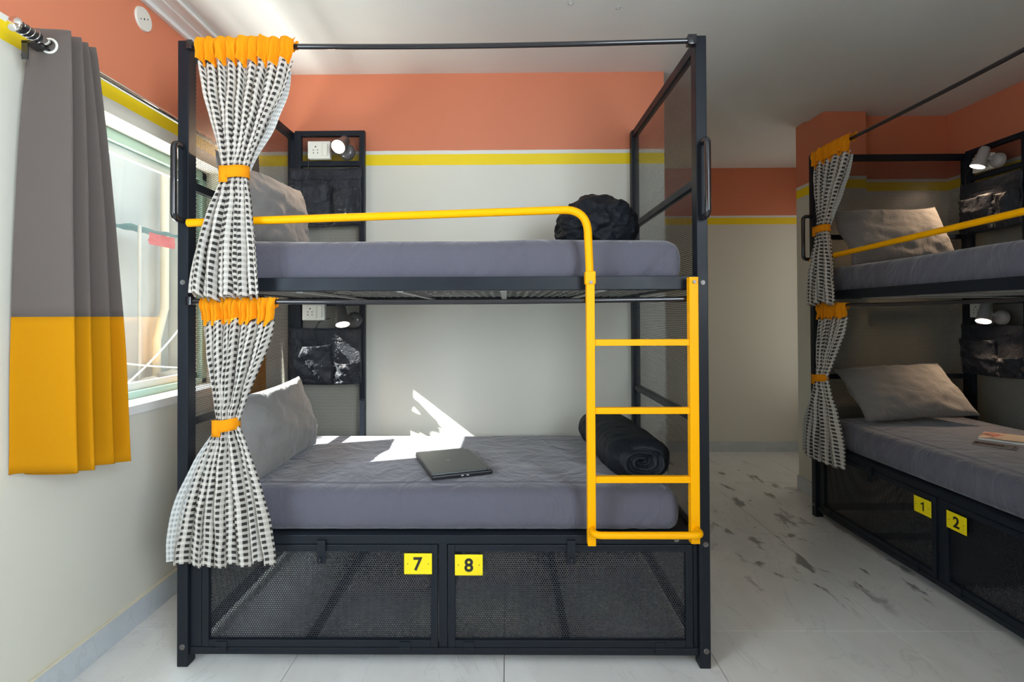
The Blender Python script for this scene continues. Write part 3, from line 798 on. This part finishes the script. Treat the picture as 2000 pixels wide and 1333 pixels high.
def rolled_blanket(loc, L_, rx, rz_, lab, seed, yaw=0.0, turns=3.0):
    """thick blanket rolled up, lying along local y, near end showing the coil"""
    o = thing('rolled_blanket', loc, lab, 'blanket', 'rolled black blankets', rz=yaw)
    nu, nv = 72, 60
    def sect(a, s):
        e = 2.4
        ca, sa = math.cos(a), math.sin(a)
        k = (abs(ca)**e+abs(sa)**e)**(-1/e)
        return Vector((rx*k*ca*s, 0, rz_*k*sa*s))
    def side(u, v):
        a = u*2*PI; y = v*L_
        s = 1-0.35*(max(0, 1-v*9))**2-0.5*(max(0, (v-0.93)/0.07))**2
        s += 0.05*noise.noise(Vector((math.cos(a)*1.3, v*6, math.sin(a)*1.3+seed)))
        rid = noise.noise(Vector((v*34+1.2*math.sin(a*1.0+seed), math.cos(a)*1.2, math.sin(a)*1.2+seed)))
        s += 0.045*rid
        p_ = sect(a, s); p_.y = y+0.012*math.sin(a*3+seed); p_.z += rz_*0.98
        p_.z = max(0.004, p_.z); return p_
    def endcap(u, v):
        a = u*2*PI; rr = 1-v
        s0 = 0.65*rr
        p0 = sect(a, s0)
        ph = (rr*turns - a/(2*PI)+seed*0.1) % 1.0
        y = -0.004+0.022*(abs(ph-0.5)*2)**1.5+0.03*(1-rr)*0.6-0.012*(1-v)+0.010*noise.noise(Vector((p0.x*30, p0.z*30, seed)))
        if v == 0: y = side(u, 0).y
        p_ = Vector((p0.x, y, p0.z+rz_*0.98)); p_.z = max(0.004, p_.z)
        if v == 0: p_ = side(u, 0)
        return p_
    def back_(u, v):
        q = side(u, 1.0); c = Vector((0, L_, rz_)); return q*(1-v)+c*v
    def bd(b):
        grid(b, nu, nv, side, closed_u=True); grid(b, nu, 20, endcap, closed_u=True); grid(b, nu, 3, back_, closed_u=True)
        bmesh.ops.remove_doubles(b, verts=b.verts, dist=1e-4); bmesh.ops.recalc_face_normals(b, faces=b.faces)
    part('blanket_cloth', bd, M_BLANKET, o, True)
    return o

def furnish(w):
    """w: dict of wording and options for one bunk"""
    build_bunk(w['nums'], w['bunk'])
    mattress(0.4745, 0.640, w['mat_lo'], 1.862, 0.7, 1.0+w['s'])
    mattress(1.408, 1.585, w['mat_up'], 1.875, 1.0, 4.0+w['s'])
    tied_curtain((0.083,0.445,2.292), (0.250,0.043,1.792), (0.078,0.338,1.352), 0.082, w['cur_up'], 1.3+w['s'], folds=9, flap='right')
    tied_curtain((0.096,0.368,1.336), (0.222,0.038,0.903), (0.020,0.385,0.402), 0.072, w['cur_lo'], 3.1+w['s'], folds=8, flap='left', depth_bot=0.02)
    organiser(0.010, 2.108, 0.405, 0.325, w['org_up'], 1.0)
    organiser(0.010, 1.225, 0.405, 0.315, w['org_lo'], 3.0)
    socket(0.186, 2.202, w['soc_up']); socket(0.155, 1.312, w['soc_lo'])
    lamp(w['lx'][0], 2.200, w['dir_up'], w['lamp_up'], pw=w['pw'][0], pale=w['pale'], cx=w['lx'][1]); lamp(w['lx'][2], 1.270, (0.25,-0.40,-1), w['lamp_lo'], pw=w['pw'][1], pale=w['pale'], cx=w['lx'][3])

# --- bunk beside the window
F = Matrix.Identity(4)
furnish(dict(nums=('7','8'), s=0.0, pale=False, pw=(13.0,6.0), lx=(0.307,0.019,0.345,-0.02), dir_up=(-0.08,-0.80,-0.58),
    bunk='black steel two-tier bunk bed by the window with yellow ladder and plates 7 and 8',
    mat_lo='grey sheeted mattress holding the laptop, bottom tier beside the window', mat_up='grey sheeted mattress of the top tier behind the yellow guard rail and ladder',
    cur_up='black and white checked curtain tied back above, on the window bunk', cur_lo='longer checked curtain tied back below, flaring over the plate 7 locker',
    org_up='black pocket organiser on the top tier of the window bunk, under the tilted lamp', org_lo='black pocket organiser on the bottom tier of the window bunk, stuffed with cloth',
    soc_up='white power socket beside the tilted lamp, top tier of window bunk', soc_lo='white power socket under the top deck of the window bunk',
    lamp_up='grey reading lamp tilted towards the room, top tier of window bunk', lamp_lo='grey reading lamp pointing down above the stuffed organiser'))
def prot(tilt, yaw, roll=0.0):
    """pillow local: x = width, y = height, z = thickness; stands against the -x end"""
    base = Matrix(((0,0,1),(1,0,0),(0,1,0)))      # width along +y, height along +z, normal along +x
    return Matrix.Rotation(yaw, 3, 'Z') @ Matrix.Rotation(-tilt, 3, 'Y') @ Matrix.Rotation(roll, 3, 'X') @ base
def lean(x, y, z, tilt, yaw, w, h, t, lab, seed, roll=0.0):
    return pillow((x, y, z), prot(tilt, yaw, roll), w, h, t, lab, seed)
lean(0.195, 0.41, 0.806, math.radians(15), math.radians(-4), 0.58, 0.35, 0.17, 'grey pillow on the window bunk bottom tier, leaning on the end mesh', 1.0, math.radians(2))
lean(0.160, 0.39, 1.752, math.radians(12), math.radians(-9), 0.60, 0.36, 0.14, 'grey pillow half hidden by the checked curtain, window bunk top tier', 2.0, math.radians(-2))
rolled_blanket((1.735, 0.10, 0.638), 0.70, 0.128, 0.082, 'black blanket rolled tight behind the ladder on the bottom tier', 2.0, math.radians(3), 2.2)

def puffy(loc, lab):
    o = thing('rolled_quilt', loc, lab, 'quilt')
    def bd(b):
        bmesh.ops.create_icosphere(b, subdivisions=6, radius=1.0)
        for v in b.verts:
            n = v.co.normalized()
            th = math.atan2(n.z, n.x); rr = math.hypot(n.x, n.z)
            # a loose spiral roll seen from its end, with soft puffed folds
            q = n+noise.noise_vector(n*1.4)*0.25
            coil = math.cos(2*PI*(rr*1.5-th/(2*PI))+0.5)*max(0, -n.y)**0.5*min(1, rr*2)
            puff = 1-2*abs(noise.noise(q*2.0+Vector((3,1,2))))
            puff2 = 1-2*abs(noise.noise(Vector((q.x*4, q.y*2.5, q.z*4))+Vector((7,5,2))))
            s = 0.90+0.07*puff+0.05*puff2*puff2+0.045*coil+0.02*noise.noise(n*6)
            p_ = Vector((n.x*0.200, n.y*0.25, n.z*0.165))*s
            p_.z += 0.112
            if p_.z < 0.10: p_.x *= 1+0.35*(0.10-max(p_.z, 0))
            p_.z = max(0.0, p_.z); v.co = p_
    part('quilt_cloth', bd, M_BLANKET, o, True)
puffy((1.645, 0.58, 1.578), 'puffy black quilt bundled on the top tier mattress behind the guard rail')

# laptop on the bottom tier
def laptop():
    A, B_, C_, D_ = Vector((0.740,0.800)), Vector((0.905,0.300)), Vector((1.180,0.415)), Vector((1.045,0.815))
    o = thing('laptop', (0.970, 0.33, 0.642), 'closed dark grey laptop lying on the grey bottom mattress', 'laptop', None, math.radians(20))
    # local: x = hinge direction offset; the hinge strip is at +x
    part('base', lambda b: box(b, (-0.118,-0.180,0.001), (0.132,0.180,0.017), 0.004), M_LAPB, o)
    part('lid', lambda b: box(b, (-0.117,-0.178,0.0175), (0.108,0.178,0.0255), 0.003), M_LID, o)
    part('hinge_strip', lambda b: box(b, (0.111,-0.172,0.0165), (0.131,0.172,0.0215), 0.002), M_LID, o)
    part('edge_ports', lambda b: [box(b, (0.0+k*0.022,-0.1812,0.007), (0.010+k*0.022,-0.1795,0.011)) for k in range(2)], M_GREYBAR, o)
    part('lid_emblem', lambda b: box(b, (-0.016,-0.004,0.0254), (-0.002,0.004,0.0257)), M_GREYBAR, o)
laptop()

# --- bunk along the right wall (the same bed, turned)
F = Matrix.Translation((3.17, 1.47, 0)) @ Matrix.Rotation(-PI/2, 4, 'Z')
furnish(dict(nums=('1','2'), s=7.0, pale=True, pw=(22.0,13.0), lx=(0.240,-0.005,0.250,-0.005), dir_up=(-0.12,-0.35,-1),
    bunk='black steel two-tier bunk bed along the side wall with plates 1 and 2',
    mat_lo='grey sheeted mattress holding the magazine and phone', mat_up='grey sheeted mattress, top tier above the magazine',
    cur_up='checked curtain tied back at the top tier of the far bunk', cur_lo='checked curtain tied back above the plate 1 locker of the far bunk',
    org_up='black pocket organiser on the top tier of the far bunk', org_lo='black pocket organiser in the dark bottom tier of the far bunk',
    soc_up='white power socket beside the lamp, far bunk top tier', soc_lo='white power socket behind the lamp, far bunk bottom tier',
    lamp_up='lit reading lamp of the far bunk top tier', lamp_lo='lit reading lamp above the magazine, far bunk bottom tier'))
lean(0.20, 0.44, 0.820, math.radians(45), math.radians(-3), 0.66, 0.40, 0.14, 'grey pillow on the far bunk bottom tier, near the magazine', 5.0, math.radians(4))
lean(0.17, 0.42, 1.765, math.radians(22), math.radians(4), 0.68, 0.38, 0.15, 'grey pillow on the far bunk top tier, behind the yellow rail', 6.0, math.radians(3))

# magazine and phone, in the far bunk's frame
def magazine():
    o = thing('magazine', (0.720, 0.613, 0.641), 'pale magazine with red flower cover lying beside the phone', 'magazine', None, math.radians(41))
    m, t, b = mat('magazine_cover'); s = XYZ(t, OBJC(t))
    n = NOISE(t, MAPV(t, OBJC(t), (14,10,1)), 2.2, 3)
    c = MIX(t, RAMP(t, n, 0.35, 0.65), (0.75,0.62,0.45), (0.85,0.72,0.60))
    fl_ = MA(t, 'MULTIPLY', MA(t, 'LESS_THAN', s[0], -0.05), RAMP(t, NOISE(t, OBJC(t), 26, 3), 0.47, 0.58))
    c = MIX(t, fl_, c, (0.65,0.06,0.06))
    gr = MA(t, 'MULTIPLY', MA(t, 'LESS_THAN', s[0], -0.02), RAMP(t, NOISE(t, MAPV(t, OBJC(t), (1,1,1), (0,0,0), (3,2,0)), 24, 3), 0.58, 0.66))
    c = MIX(t, gr, c, (0.05,0.16,0.08)); t.links.new(c, b.inputs['Base Color']); b.inputs['Roughness'].default_value = 0.3
    part('cover', lambda b_: grid(b_, 16, 6, lambda u, v: Vector((-0.135+0.27*u, -0.10+0.20*v, 0.0125+0.004*math.sin(PI*u)))), m, o, True)
    part('pages', lambda b_: box(b_, (-0.133,-0.099,0.002), (0.133,0.099,0.012), 0.001), M_PLASTIC, o)
magazine()
def phone():
    o = thing('phone', (0.828, 0.400, 0.641), 'black phone lying face down beside the magazine', 'phone', None, math.radians(41))
    part('body', lambda b: box(b, (-0.078,-0.037,0.001), (0.078,0.037,0.0105), 0.0045), plain('phone_back', (0.16,0.11,0.09), 0.15, coat=0.5), o)
    part('camera_bump', lambda b: box(b, (0.035,-0.030,0.0100), (0.070,0.002,0.0125), 0.001), M_LAPB, o)
    part('lens', lambda b: [disc(b, (0.045+0.015*k, -0.014+0.008*(k % 2), 0.0125), (0,0,1), 0.005, 0.001, 14) for k in range(2)], M_CHROME, o)
phone()
F = Matrix.Identity(4)
